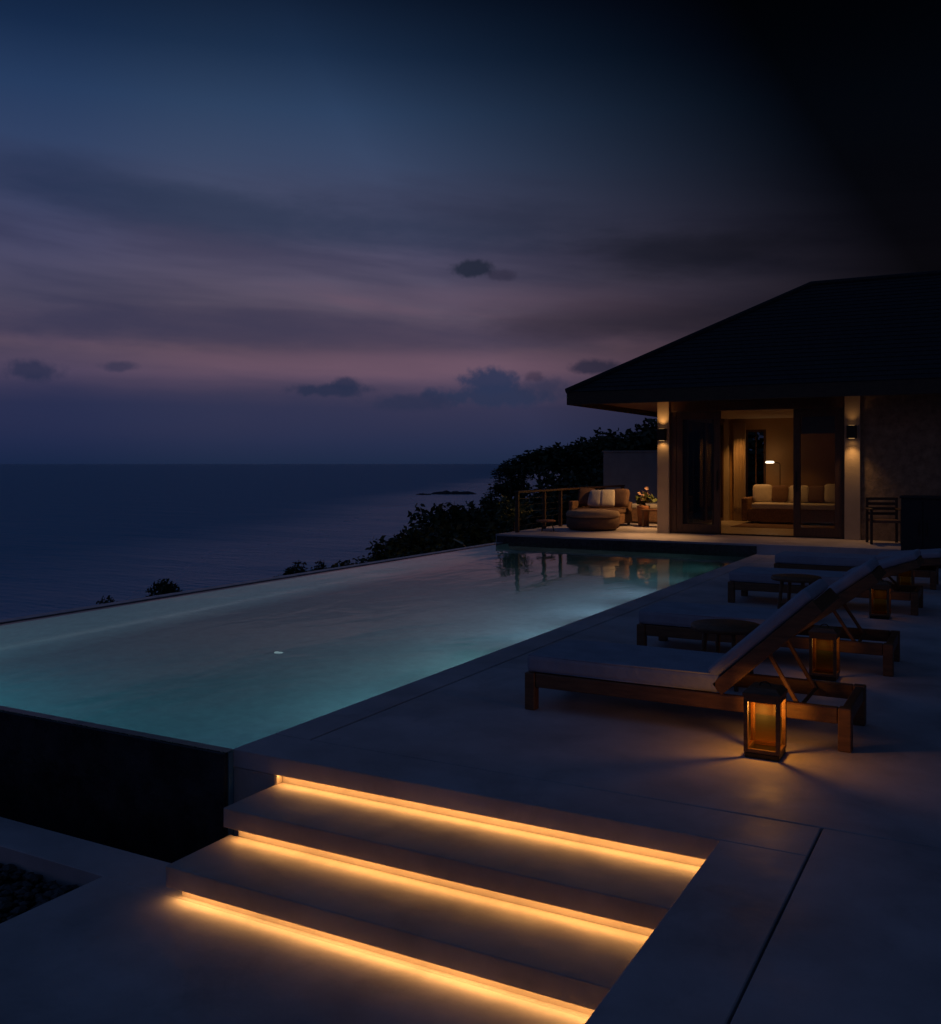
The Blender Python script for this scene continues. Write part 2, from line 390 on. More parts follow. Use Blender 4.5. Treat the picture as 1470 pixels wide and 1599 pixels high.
for xx, e in ((-8.0, 24), (-6.8, 16), (-5.6, 7)): pool_light(xx, PY0+.02, -.62, 0, e, (.22, .80, .90))  # unseen lamps added on the near wall to brighten the near water
# rounded foot where the outer wall meets the floor
bm = bmesh.new(); pr = []
for k in range(9):
    t = math.pi/2*k/8; x_ = PX0+.12+.45*(1-math.cos(math.pi/2-t)); z_ = -1.4+.45*(1-math.sin(math.pi/2-t))
    pr.append([bm.verts.new((PX0+.121+.45*(1-math.sin(t)), y_, -1.399+.45*(1-math.cos(t)))) for y_ in (PY0+.021, PY1)])
for p_, q_ in zip(pr, pr[1:]): bm.faces.new((p_[0], q_[0], q_[1], p_[1]))
fin('pool_cove', bm, 'pool_tile', pool, None, True)
lathe('floor_fitting', [(.001, 0), (.03, 0), (.04, .01), (.035, .02), (.001, .022)], 'pool_lamp', pool, (-6.35, 7.6, -1.4), 20)

# ------------------------------------------------------------------ deck
SX0, SX1 = -3.47, -1.04            # steps
NY = [4.12, 3.72, 3.33]; RI = .154; LZ = -3*RI
deck = box('deck', PX1+.02, 7, PY0+.06, PY1, -.5, -.10, 'joint'); tag(deck, kind='structure')
JW = .010
slabs = []
def dslab(x0, x1, y0, y1, m='concrete'): slabs.append(slab('paving_slab', x0, x1, y0, y1, -.10, 0, m, deck))
cuts = [4.47, 8.8, 13.1, 17.5]
for a, b in zip(cuts, cuts[1:]):
    dslab(PX1, -3.50-JW/2, a+JW/2, b-.002)                       # coping along the pool
    dslab(-3.50+JW/2, 2.0, a+JW/2, b-.002)                       # main field
dslab(2.004, 7, 4.47+JW/2, 17.5)
dslab(PX1, -.68-JW/2, NY[0], 4.47-JW/2)                          # band over the steps
dslab(SX1, -.68-JW/2, -3, NY[0]-.003)                            # band beside the steps
dslab(-.68+JW/2, 2.0, -3, 4.47-JW/2); dslab(2.004, 7, -3, 4.47-JW/2)
box('deck_wall', SX1+.004, 7, -3, NY[0]+.056, -1.0, -.104, 'joint', deck)
box('deck_wall', SX1, SX1+.3, -3, NY[0]-.01, -1.0, -.102, 'step_stone', deck)

# ------------------------------------------------------------------ lit steps
steps = empty('stone_steps', (-2.25, 3.7, LZ), 'three pale stone steps with glowing strip lights under each nosing', 'steps')
def stp(name, x0, x1, y0, y1, z0, z1, m='step_stone', bev=.004, par=steps):
    o = box(name, x0, x1, y0, y1, z0, z1, m, par, bev, 1); o.location = (2.25, -3.7, -LZ); return o
OV, RH = .055, .056        # overhang depth, recess height
stp('riser', PX1+.002, SX0, NY[0]+.003, NY[0]+.3, -1.3, -.1025)                         # full wall left of the first strip
stp('riser', SX0+.001, SX1-.002, NY[0]+OV, NY[0]+.3, -RI-.2, -.1025)                     # back of the recess
for i in (1, 2):
    z = -RI*i
    stp('tread', SX0, SX1-.002, NY[i], NY[i-1]+OV-.002, z-.10, z)
    stp('riser', SX0+.05, SX1-.003, NY[i]+OV, NY[i-1]+OV-.004, LZ-.25, z-.102)
for i in range(3):
    z = -RI*i-.1026; x0 = SX0+(.012 if i == 0 else .055)
    y0 = NY[i]+.013
    bm = bmesh.new(); k = 10
    for j in range(k):
        a = x0+(SX1-.01-x0)*j/k; b = x0+(SX1-.01-x0)*(j+1)/k
        vs = [bm.verts.new(p) for p in ((a, y0, z), (a, y0+.014, z), (b, y0+.014, z), (b, y0, z))]; bm.faces.new(vs)
    me = bpy.data.meshes.new('strip_light'); bm.to_mesh(me); bm.free()
    o = link('strip_light', me, 'led', steps, (2.25, -3.7, -LZ))
# end return of the top recess
stp('recess_end', SX0+.0005, SX0+.010, NY[0]+.004, NY[0]+OV, -RI, -.1032)

land = box('landing', SX0-.46, SX1+.002, -3, 3.36, LZ-.3, LZ, 'concrete', None, .003, 1); tag(land, kind='structure')
slab('paving_slab', -14, SX1+.002, 3.363, 3.64, LZ-.3, LZ, 'concrete', land)
box('landing_base', SX0+.0, SX1, 3.643, NY[1]+.05, LZ-.3, LZ-.001, 'step_stone', land)
tag(box('basin_floor', -14, SX0+.05, 3.645, PY0-.062, -1.5, -.78, 'black_stone'), kind='structure')
tag(box('garden_bed', -14, SX0-.463, -3, 3.36, LZ-.6, LZ-.12, 'soil'), kind='structure')
# loose dark pebbles
def pebbles(name, x0, x1, y0, y1, z, n, r0, r1, label, m='pebble'):
    b0 = bmesh.new(); bmesh.ops.create_icosphere(b0, subdivisions=1, radius=1)
    V0 = np.array([v.co[:] for v in b0.verts]); b0.verts.index_update(); F0 = np.array([[v.index for v in f.verts] for f in b0.faces]); b0.free()
    k = len(V0); r = rng.uniform(r0, r1, n); px = rng.uniform(x0, x1, n); py = rng.uniform(y0, y1, n)
    sc = np.stack([r*rng.uniform(.8, 1.4, n), r*rng.uniform(.8, 1.3, n), r*.6], 1)
    ang = rng.uniform(0, 6.28, n); c, s = np.cos(ang), np.sin(ang)
    P = V0[None]*sc[:, None]; P = np.stack([P[..., 0]*c[:, None]-P[..., 1]*s[:, None], P[..., 0]*s[:, None]+P[..., 1]*c[:, None], P[..., 2]], 2)
    P += np.stack([px, py, z+r*.4+rng.uniform(0, r1*.8, n)], 1)[:, None]
    me = bpy.data.meshes.new(name); me.from_pydata(P.reshape(-1, 3).tolist(), [], (F0[None]+(np.arange(n)*k)[:, None, None]).reshape(-1, 3).tolist())
    o = link(name, me, m); return tag(o, label, 'pebbles', None, 'stuff')
pebbles('basin_pebbles', -9, SX0+.04, 3.66, 4.04, -.78, 2600, .018, .04, 'dark pebbles lining the overflow basin below the pool wall')
pebbles('bed_pebbles', -9, SX0-.48, 1.2, 3.34, LZ-.12, 5000, .018, .04, 'dark pebbles in the sunken bed beside the landing')

# ------------------------------------------------------------------ terrace and villa
TZ = .17
terr = box('terrace', -8.98, 8, PY1+.003, 27.5, -1.4, TZ, 'concrete', None, .006, 1); tag(terr, kind='structure')
box('terrace_fascia', -8.95, PX1, PY1-.012, PY1+.002, -.6, TZ-.035, 'black_stone', terr)
VY = 19.48
villa = empty('villa', (-4.2, VY, TZ), 'hip roofed villa with lit columns and sliding glass doors beside the pool', 'villa')
def vb(name, x0, x1, y0, y1, z0, z1, m, bev=.0, par=None):
    o = box(name, x0, x1, y0, y1, z0, z1, m, par or villa, bev, 1)
    if par is None: o.location = (4.2, -VY, -TZ)
    return o
def vbm(name, bl, m, par=None, bev=.0):
    o = multi(name, bl, m, par or villa, bev)
    if par is None: o.location = (4.2, -VY, -TZ)
    return o
C1, C2 = -6.06, -2.41
vb('column', C1-.125, C1+.125, VY-.125, VY+.125, TZ, 2.90, 'plaster', .006)
vb('column', C2-.14, C2+.14, VY-.125, VY+.125, TZ, 2.90, 'plaster', .006)
vb('column', C1-.125, C1+.125, 24.35, 24.60, TZ, 2.90, 'plaster', .006)
vb('room_floor', C1+.1, 5.9, VY-.06, 24.5, TZ-.05, TZ+.006, 'room_tile')
vb('ceiling', C1, 6, VY+.02, 24.6, 2.72, 2.80, 'plaster')
vb('header_beam', C1+.126, C2-.141, VY-.09, VY+.07, 2.66, 2.897, 'timber', .004)
vb('wall_beam', C1-.10, C1+.02, VY+.126, 24.349, 2.64, 2.897, 'timber', .004)
vb('wall', C2+.141, 6, VY-.06, VY+.08, TZ, 2.897, 'stone_clad')
vb('back_wall', -5.05, 6, 24.5, 24.65, TZ, 2.72, 'wall_warm')
vb('back_wall', -5.93, -5.56, 24.5, 24.65, TZ, 2.72, 'wall_warm')
vb('back_wall', -5.56, -5.05, 24.5, 24.65, 2.45, 2.72, 'wall_warm')
vb('inner_wall', -1.6, -1.5, VY+.08, 24.5, TZ, 2.72, 'wall_warm')
vb('end_wall', 5.9, 6.05, VY-.06, 24.65, TZ, 2.897, 'plaster')
vb('skirting', -5.05, -1.6, 24.485, 24.499, TZ+.006, TZ+.10, 'timber')
# window in the back wall
win = vbm('window_frame', [(-5.555, -5.50, 24.5, 24.58, TZ, 2.448), (-5.11, -5.055, 24.5, 24.58, TZ, 2.448), (-5.50, -5.11, 24.5, 24.58, 2.39, 2.448), (-5.50, -5.11, 24.5, 24.58, TZ, TZ+.06), (-5.315, -5.285, 24.51, 24.57, TZ+.06, 2.39)], 'timber')
box('pane', -5.50, -5.315, 24.535, 24.541, TZ+.06, 2.39, 'glass', win); box('pane', -5.285, -5.11, 24.535, 24.541, TZ+.06, 2.39, 'glass', win)
# glazed side wall to the left
ylist = [VY+.126, 21.0, 22.7, 24.349]
for a, b in zip(ylist, ylist[1:]):
    f = vbm('window_frame', [(C1-.06, C1, a, a+.07, TZ, 2.639), (C1-.06, C1, b-.07, b-.001, TZ, 2.639), (C1-.06, C1, a+.07, b-.07, TZ, TZ+.08), (C1-.06, C1, a+.07, b-.07, 2.57, 2.639)], 'timber')
    box('pane', C1-.034, C1-.028, a+.07, b-.07, TZ+.08, 2.57, 'glass', f)
# sliding door leaves
def leaf(x0, x1, y, handle_left):
    fr = .13
    f = vbm('door', [(x0, x0+fr, y-.03, y+.03, TZ+.03, 2.657), (x1-fr, x1, y-.03, y+.03, TZ+.03, 2.657), (x0+fr, x1-fr, y-.03, y+.03, 2.50, 2.657), (x0+fr, x1-fr, y-.03, y+.03, TZ+.03, TZ+.20)], 'timber', None, .003)
    box('pane', x0+fr, x1-fr, y-.004, y+.004, TZ+.20, 2.50, 'glass', f)
    hx = x0+.06 if handle_left else x1-.06
    box('handle', hx-.012, hx+.012, y-.075, y-.045, 1.05, 1.45, 'bronze', f, .004)
    for z in (1.10, 1.38): box('handle_mount', hx-.008, hx+.008, y-.046, y-.029, z, z+.02, 'bronze', f)
leaf(-5.80, -4.90, VY-.02, False)
leaf(-5.72, -4.96, VY+.06, False)
leaf(-3.49, -2.60, VY-.02, True)
vb('door_track', -5.93, C2-.142, VY-.06, VY+.10, TZ+.007, TZ+.028, 'bronze')
vb('jamb', C1+.127, -5.803, VY-.06, VY+.08, TZ+.028, 2.658, 'timber'); vb('jamb', -2.597, C2-.142, VY-.06, VY+.08, TZ+.028, 2.658, 'timber')
vb('roller_shade', -3.36, -2.73, VY+.035, VY+.05, 2.18, 2.52, 'shade_cloth')
# curtain
bm = bmesh.new(); prev = None
for i in range(49):
    x = -5.82+.30*i/48; y = 24.36+.045*math.sin(i*1.05)
    cur = [bm.verts.new((x, y+.012*math.sin(z*2+i), z)) for z in np.linspace(TZ+.02, 2.62, 8)]
    if prev:
        for a in range(7): bm.faces.new((prev[a], cur[a], cur[a+1], prev[a+1]))
    prev = cur
cu = fin('curtain', bm, 'curtain', None, None, True); sol = cu.modifiers.new('s', 'SOLIDIFY'); sol.thickness = .006
tag(cu, 'floor length tan curtain hanging beside the back window', 'curtain')
# roof
EX0, EX1, EY0, EY1, EZ0, EZ1, RZ = -7.62, 7.6, 17.98, 26.06, 2.78, 3.03, 5.48
run = (EY1-EY0)/2; rx0, rx1, ry = EX0+run, EX1-run, EY0+run
def roofmesh():
    bm = bmesh.new()
    e = [bm.verts.new(p) for p in ((EX0, EY0, EZ1), (EX1, EY0, EZ1), (EX1, EY1, EZ1), (EX0, EY1, EZ1))]
    r = [bm.verts.new((rx0, ry, RZ)), bm.verts.new((rx1, ry, RZ))]
    bm.faces.new((e[0], e[1], r[1], r[0])); bm.faces.new((e[1], e[2], r[1])); bm.faces.new((e[2], e[3], r[0], r[1])); bm.faces.new((e[3], e[0], r[0]))
    bm.faces.new(e[::-1])
    return bm
rf = fin('roof', roofmesh(), 'roof_shingle', villa, (4.2, -VY, -TZ))
# shingle courses on the two slopes towards the pool
def courses(n):
    bm = bmesh.new()
    for k in range(n):
        t0, t1 = k/n, (k+1)/n
        def ring(t, lift): 
            return [(EX0+run*t-lift*.4, EY0+run*t-lift*.8, EZ1+(RZ-EZ1)*t+lift), (EX1-run*t, EY0+run*t-lift*.8, EZ1+(RZ-EZ1)*t+lift), (EX0+run*t-lift*.8, EY1-run*t, EZ1+(RZ-EZ1)*t+lift)]
        a = ring(t0, .014); b = ring(t1, .004); c = ring(t0, .002)
        for s in ((0, 1), (0, 2)):
            v = [bm.verts.new(p) for p in (c[s[0]], c[s[1]], a[s[1]], a[s[0]], b[s[1]], b[s[0]])]
            bm.faces.new((v[0], v[1], v[2], v[3])); bm.faces.new((v[3], v[2], v[4], v[5]))
    return bm
fin('shingle_courses', courses(26), 'roof_shingle', rf)
def cap(p, q, r=.07):
    bm = bmesh.new(); tube_bm(bm, [p, q], [r, r], 8); return fin('ridge_cap', bm, 'roof_shingle', rf)
cap((EX0, EY0, EZ1+.02), (rx0, ry, RZ+.02)); cap((rx0, ry, RZ+.02), (rx1, ry, RZ+.02)); cap((EX0, EY1, EZ1+.02), (rx0, ry, RZ+.02))
multi('fascia', [(EX0, EX1, EY0, EY0+.03, EZ0, EZ1-.002), (EX0, EX0+.03, EY0+.031, EY1, EZ0, EZ1-.002), (EX0+.031, EX1, EY1-.03, EY1, EZ0, EZ1-.002)], 'teak_dark', rf)
box('soffit', EX0+.031, EX1, EY0+.031, EY1-.031, 2.9, 2.93, 'soffit', rf)
# wall lights: box washers throwing light up and down each column
def wall_light(x, e, label, y=VY-.125, rz=0, beam=84, tilt=-32):
    t = empty('wall_light', (x, y, 2.195), label, 'wall light', 'up and down lights on the villa columns', rz)
    box('housing', -.085, .085, -.15, -.022, -.12, .12, 'bronze', t, .006, 1)
    box('back_plate', -.05, .05, -.023, 0, -.07, .07, 'bronze', t)
    for s in (1, -1):
        box('lens', -.05, .05, -.115, -.055, min(s*.118, s*.124), max(s*.118, s*.124), 'lamp_warm', t)
        light('column_beam', 'SPOT', e*(1 if s < 0 else .045), (1, .52, .18), t, (0, -.10, s*.135), spot_size=R(beam if s < 0 else 110), spot_blend=1.0, shadow_soft_size=.03, rot=(R(tilt) if s < 0 else R(180), 0, 0))
    light('column_wash', 'SPOT', e*.012, (1, .52, .18), t, (0, -.09, -.135), spot_size=R(150), spot_blend=.6, shadow_soft_size=.03)
wall_light(C1, 150.0, 'dark box light throwing warm beams on the corner column by the sofa terrace')
wall_light(C1-.061, 170, 'added unseen box light on the villa side wall above the bench', 21.0, R(-90), 150, -40)  # unseen fixture added to light the terrace seating
wall_light(C2, 26, 'dark box light with dim beams on the column right of the glass doors', beam=120, tilt=-24)

# ------------------------------------------------------------------ inside the room
sofa = empty('daybed_sofa', (-4.25, 23.75, TZ), 'cream upholstered sofa against the back wall inside the villa', 'sofa')
box('base', -.98, 1.05, -.42, .42, .06, .36, 'wicker', sofa, .02)
for x in (-.9, .97):
    for y in (-.35, .35): box('leg', x-.03, x+.03, y-.03, y+.03, .0065, .06, 'timber', sofa)
box('seat_cushion', -.90, .98, -.44, .30, .36, .50, 'fabric_pale', sofa, .04, 3)
box('backrest', -1.0, 1.06, .30, .46, .36, .86, 'fabric_pale', sofa, .05, 3)
box('armrest', -1.14, -.985, -.42, .44, .06, .62, 'wicker', sofa, .04, 3); box('armrest', 1.056, 1.2, -.42, .44, .06, .62, 'wicker', sofa, .04, 3)
def cush(name, label, cat, loc, w_, h_, m, tilt=-18, rz=0, t=.16, grp=None):
    M = Matrix.Rotation(R(90+tilt), 4, 'X')
    o = pillow(name, w_, h_, t, m, None, M); o.location = loc; o.rotation_euler = (0, 0, R(rz)); tag(o, label, cat, grp); return o
G = 'throw cushions on the indoor sofa'
cush('cushion', 'cream cushion at the left end of the indoor sofa', 'cushion', (-5.0, 23.86, TZ+.72), .46, .44, 'fabric_pale', -20, 12, grp=G)
cush('cushion', 'brown cushion beside the cream one on the indoor sofa', 'cushion', (-4.60, 23.88, TZ+.71), .40, .42, 'fabric_brown', -18, -8, grp=G)
cush('cushion', 'pale wide cushion in the middle of the indoor sofa', 'cushion', (-4.16, 23.90, TZ+.71), .46, .42, 'fabric_pale', -15, 3, grp=G)
cush('cushion', 'brown cushion right of centre on the indoor sofa', 'cushion', (-3.75, 23.86, TZ+.71), .40, .42, 'fabric_brown', -18, -10, grp=G)
cush('cushion', 'cream cushion at the right end of the indoor sofa', 'cushion', (-3.36, 23.86, TZ+.74), .46, .46, 'fabric_pale', -20, 8, grp=G)
lamp = empty('floor_lamp', (-4.68, 24.32, TZ+.006), 'slim floor lamp with glowing white shade behind the indoor sofa', 'lamp')
lathe('base', [(.001, 0), (.11, 0), (.11, .015), (.02, .03), (.001, .03)], 'bronze', lamp)
bm = bmesh.new(); tube_bm(bm, [(0, 0, .02), (0, 0, 1.4), (-.02, -.02, 1.44), (-.14, -.16, 1.46)], [.009]*4); fin('stem', bm, 'bronze', lamp, None, True)
o = lathe('lamp_shade', [(.001, -.03), (.085, -.028), (.11, 0), (.08, .028), (.001, .03)], 'lamp_white', lamp, (-.20, -.22, 1.46), 24)
light('lamp_glow', 'POINT', .45, (1, .46, .13), lamp, (-.20, -.22, 1.62), shadow_soft_size=.10)
for i, (x, y, e, sp, lb) in enumerate(((-5.62, 23.95, 60, 80, 'added ceiling downlight near the curtain'), (-4.35, 23.35, 36, 95, 'added ceiling downlight above the indoor sofa'), (-4.3, 20.6, 40, 130, 'added ceiling downlight just inside the open doorway'))):  # unseen downlights added to brighten curtain, sofa and doorway
    t = empty('downlight', (x, y, 2.72), lb, 'downlight', 'added ceiling downlights in the room')
    lathe('trim_ring', [(.035, -.004), (.055, -.004), (.055, -.0005), (.035, -.0005)], 'plaster', t)
    lathe('lens', [(.001, -.003), (.034, -.003), (.034, -.001), (.001, -.001)], 'lamp_warm', t)
    light('added_downlight_beam', 'SPOT', e, (1, .45, .11), t, (0, 0, -.02), spot_size=R(sp), spot_blend=.9, shadow_soft_size=.04)
rug = box('rug', -5.3, -3.1, 21.9, 23.2, TZ+.006, TZ+.018, 'fabric_brown'); tag(rug, 'flat brown rug in front of the indoor sofa', 'rug')

# ------------------------------------------------------------------ left terrace: railing, sofa, pouf, bench, plants
rail = empty('railing', (-8.78, 19.5, TZ), 'timber railing with thin cables along the terrace edge', 'railing')
py = [-1.40, -.05, .85, 2.2, 3.6, 5.0]
for y in py: box('post', -.035, .035, y-.035, y+.035, 0, .82, 'teak_dark', rail, .004, 1)
box('handrail', -.05, .05, -1.46, 5.06, .82, .865, 'teak_dark', rail, .006, 1)
for z in (.14, .28, .42, .56, .70):
    bm = bmesh.new(); tube_bm(bm, [(0, -1.38, z), (0, 5.0, z)], [.004, .004], 6); fin('cable', bm, 'black_metal', rail)
pouf = empty('round_pouf', (-7.72, 19.66, TZ), 'large round woven pouf with padded top at the pool end', 'pouf')
lathe('base', [(.001, .02), (.50, .02), (.56, .06), (.575, .16), (.56, .27), (.001, .27)], 'fabric_brown', pouf, None, 40)
lathe('cushion', [(.001, .272), (.54, .272), (.575, .30), (.58, .35), (.55, .405), (.40, .425), (.001, .43)], 'fabric_tan', pouf, None, 40)
os_ = empty('outdoor_sofa', (-8.15, 21.25, TZ), 'low woven outdoor sofa beside the railing behind the pouf', 'sofa')
box('base', -.52, .62, -.42, .45, .05, .28, 'wicker', os_, .03)
box('seat_cushion', -.50, .60, -.44, .28, .282, .40, 'fabric_brown', os_, .04, 3)
box('backrest', -.52, .62, .28, .46, .282, .54, 'wicker', os_, .04, 3)
box('armrest', -.64, -.522, -.42, .46, .05, .56, 'wicker', os_, .03, 3)
for x in (-.45, .55):
    for y in (-.35, .38): box('leg', x-.025, x+.025, y-.025, y+.025, 0, .05, 'teak_dark', os_)
G = 'cushions along the outdoor sofa'
cush('cushion', 'dark brown cushion at the railing end of the outdoor sofa', 'cushion', (-8.52, 21.30, TZ+.64), .42, .44, 'fabric_brown', -18, 10, grp=G)
cush('cushion', 'beige cushion left of centre on the outdoor sofa', 'cushion', (-8.24, 21.18, TZ+.62), .38, .42, 'fabric_pale', -22, -10, grp=G)
cush('cushion', 'pale upright cushion in the middle of the outdoor sofa', 'cushion', (-7.94, 21.18, TZ+.63), .36, .42, 'fabric_pale', -20, 14, grp=G)
cush('cushion', 'dark brown cushion nearest the potted plant on the outdoor sofa', 'cushion', (-7.66, 21.24, TZ+.64), .42, .44, 'fabric_brown', -18, -6, grp=G)
bench = empty('daybed_bench', (-7.25, 22.6, TZ), 'brown bench with a pale seat pad against the villa side', 'bench')
box('base', -.75, .55, -.35, .35, .04, .36, 'wicker', bench, .02)
box('seat_cushion', -.74, .54, -.37, .35, .362, .46, 'fabric_pale', bench, .03, 3)
box('foot_rail', -.70, .50, -.30, .30, 0, .04, 'teak_dark', bench)
st = empty('side_stool', (-8.42, 18.75, TZ), 'small low reddish stool between railing and pouf', 'stool')
lathe('seat', [(.001, .20), (.20, .20), (.21, .215), (.20, .235), (.001, .24)], 'terracotta', st)
for a in range(3):
    bm = bmesh.new(); c, s = math.cos(a*2.09+.4), math.sin(a*2.09+.4); tube_bm(bm, [(c*.17, s*.17, 0), (c*.11, s*.11, .21)], [.012, .014]); fin('leg', bm, 'teak_dark', st)

def leafmesh(name, n, rad, size, m, seed, flat=1.0, lobes=7, hollow=.35, aspect=.5):
    """crown of small leaf faces gathered in uneven clumps"""
    g = np.random.default_rng(seed)
    c = g.normal(size=(lobes, 3)); c /= np.linalg.norm(c, axis=1)[:, None]; c *= g.uniform(.25, .78, (lobes, 1)); c[:, 2] *= flat
    cr = g.uniform(.26, .5, lobes)
    k = g.integers(0, lobes, n)
    d = g.normal(size=(n, 3)); d /= np.linalg.norm(d, axis=1)[:, None]
    p = c[k]+d*(cr[k]*g.uniform(hollow, 1.0, n)**.6)[:, None]
    p *= rad
    a = g.normal(size=(n, 3)); a[:, 2] *= .6; a /= np.linalg.norm(a, axis=1)[:, None]
    b = np.cross(a, g.normal(size=(n, 3))); b /= np.linalg.norm(b, axis=1)[:, None]
    s = (size*g.uniform(.6, 1.3, n))[:, None]
    v = np.stack([p-a*s, p+b*s*aspect, p+a*s, p-b*s*aspect], 1).reshape(-1, 3)
    me = bpy.data.meshes.new(name); me.from_pydata(v.tolist(), [], np.arange(4*n).reshape(-1, 4).tolist()); me.materials.append(MATS[m])
    return me, c*rad
pot = empty('potted_plant', (-7.15, 21.35, TZ), 'terracotta pot of pale bracts and leaves beside the lit column', 'plant')
lathe('pot', [(.001, 0), (.11, 0), (.145, .42), (.155, .46), (.14, .47), (.12, .44), (.001, .43)], 'terracotta', pot)
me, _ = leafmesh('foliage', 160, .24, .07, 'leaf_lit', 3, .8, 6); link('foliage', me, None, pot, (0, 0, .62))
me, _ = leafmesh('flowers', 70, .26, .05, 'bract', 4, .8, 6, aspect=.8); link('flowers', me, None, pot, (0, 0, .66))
tbl = empty('low_table', (-6.85, 21.15, TZ), 'low wooden table next to the potted plant', 'table')
box('top', -.22, .25, -.22, .22, .36, .40, 'teak', tbl, .006)
for x in (-.18, .21):
    for y in (-.18, .18): box('leg', x-.02, x+.02, y-.02, y+.02, 0, .36, 'teak', tbl)
gw = empty('garden_wall', (-8.1, 26.9, TZ), 'pale plastered garden wall behind the terrace sofa', 'wall')
box('panel', -2.1, 1.7, -.09, .09, 0, 1.76, 'plaster_grey', gw, .008, 1); box('coping', -2.13, 1.73, -.115, .115, 1.762, 1.81, 'plaster_grey', gw, .006, 1)
# right side of the villa front
ch = empty('wooden_armchair', (-1.80, 18.75, TZ), 'dark slatted wooden armchair before the stone wall', 'chair', rz=R(15))
for x in (-.25, .25):
    box('leg', x-.022, x+.022, -.27, -.22, 0, .60, 'teak_dark', ch, .004, 1); box('leg', x-.022, x+.022, .22, .27, 0, .82, 'teak_dark', ch, .004, 1)
    box('armrest', x-.035, x+.035, -.28, .22, .601, .63, 'teak_dark', ch, .006, 1)
box('seat', -.228, .228, -.25, .25, .38, .43, 'fabric_brown', ch, .012)
for z in (.50, .59, .68, .77): box('slat', -.228, .228, .235, .255, z, z+.05, 'teak_dark', ch, .003, 1)
cab = empty('bar_cabinet', (-1.05, 16.6, 0), 'black upright outdoor cabinet at the dark right edge', 'cabinet')
box('body', -.28, .34, -.25, .25, .05, 1.06, 'black_metal', cab, .008); box('top', -.30, .36, -.27, .27, 1.062, 1.10, 'black_metal', cab, .005)
box('plinth', -.25, .31, -.22, .22, 0, .05, 'black_metal', cab)
for s in (-.125, .185):
    d = box('door', s-.15, s+.15, -.268, -.252, .08, 1.03, 'black_metal', cab, .003, 1); box('handle', s+(.10 if s < 0 else -.10)-.008, s+(.10 if s < 0 else -.10)+.008, -.29, -.269, .5, .7, 'bronze', d)

# ------------------------------------------------------------------ loungers
def make_lounger(ang):
    t = empty('sun_lounger'); L, Wd = 2.0, .68; hx = 1.26
    for y in (0, Wd-.045): box('side_rail', .073, L-.076, y, y+.045, .15, .24, 'teak', t, .006, 1)
    box('end_rail', .012, .055, .062, Wd-.062, .152, .238, 'teak', t, .005, 1); box('end_rail', L-.06, L-.012, .062, Wd-.062, .152, .238, 'teak', t, .005, 1)
    for x in (0, L-.075):
        for y in (-.008, Wd-.064): box('leg', x, x+.072, y, y+.072, 0, .241, 'teak', t, .006, 1)
    for i in range(9): box('slat', .10+i*.125, .10+i*.125+.085, .046, Wd-.046, .215, .235, 'teak', t, .003, 1)
    box('mattress', .005, hx+.01, .004, Wd-.004, .243, .358, 'fabric', t, .03, 3)
    bm = bmesh.new()
    for z in (.252, .350):
        loop = [(.02, .02), (.64, .010), (hx-.01, .02), (hx, Wd/2), (hx-.01, Wd-.02), (.64, Wd-.010), (.02, Wd-.02), (.010, Wd/2), (.02, .02)]
        tube_bm(bm, [(x, y, z) for x, y in loop], [.0055]*9, 6)
    tag(fin('piping', bm, 'fabric', [c for c in t.children if c.name.startswith('mattress')][0], None, True), kind='stuff')
    A = R(-ang); M = Matrix.Translation((hx+.015, 0, .235)) @ Matrix.Rotation(A, 4, 'Y')
    bk = multi('backrest', [(0, .78, .004, .05, 0, .085), (0, .78, Wd-.05, Wd-.004, 0, .085), (.0, .05, .051, Wd-.051, .002, .08), (.73, .778, .051, Wd-.051, .002, .08)], 'teak', t, .005)
    bk.data.transform(M)
    for i in range(5):
        s_ = box('slat',   .07+i*.13, .07+i*.13+.085, .051, Wd-.051, .06, .08, 'teak', bk, .003, 1); s_.data.transform(M)
    cu = box('back_cushion', .02, .79, .012, Wd-.012, .087, .165, 'fabric', t, .028, 3); cu.data.transform(M)
    p = M @ Vector((.36, 0, 0))
    for y in (.075, Wd-.075):
        bm = bmesh.new(); tube_bm(bm, [(p.x, y, p.z+.01), (p.x+.17, y, .20)], [.014, .014], 8); fin('prop_strut', bm, 'teak', t)
    bm = bmesh.new(); tube_bm(bm, [(p.x+.17, .06, .20), (p.x+.17, Wd-.06, .20)], [.012, .012], 8); fin('prop_bar', bm, 'teak', t)
    return t
LY = [5.70, 7.86, 11.20, 13.55]
LL = ['sun lounger nearest the camera, its grey mattress beside the front lantern', 'second sun lounger from the camera, behind the nearer round table',
      'third sun lounger from the camera, behind the farther round table', 'farthest sun lounger, closest to the villa terrace']
for i, (y, ang) in enumerate(zip(LY, (43, 37, 20, 6))):
    o = make_lounger(ang)
    o.location = (-2.71+(0, .02, -.03, .02)[i], y, 0); o.rotation_euler.z = R((0, .8, -.6, .5)[i]); tag(o, LL[i], 'sun lounger', 'sun loungers lined up facing the pool')
def make_table():
    t = empty('round_table')
    lathe('top', [(.001, .40), (.235, .40), (.25, .41), (.25, .43), (.24, .44), (.001, .44)], 'teak', t, None, 36)
    for a in range(4):
        c, s = math.cos(a*math.pi/2+.6), math.sin(a*math.pi/2+.6)
        bm = bmesh.new(); tube_bm(bm, [(c*.20, s*.20, 0), (c*.15, s*.15, .405)], [.016, .02]); fin('leg', bm, 'teak', t)
    lathe('stretcher_ring', [(.165, .12), (.185, .12), (.185, .14), (.165, .14)], 'teak', t)
    return t
tb = make_table(); tb.location = (-1.73, 7.02, 0); tag(tb, 'round wooden side table between the two nearest loungers', 'table', 'round side tables')
tb2 = copy_tree(tb); tb2.location = (-1.83, 10.35, 0); tag(tb2, 'round wooden side table in front of the third lounger', 'table', 'round side tables')

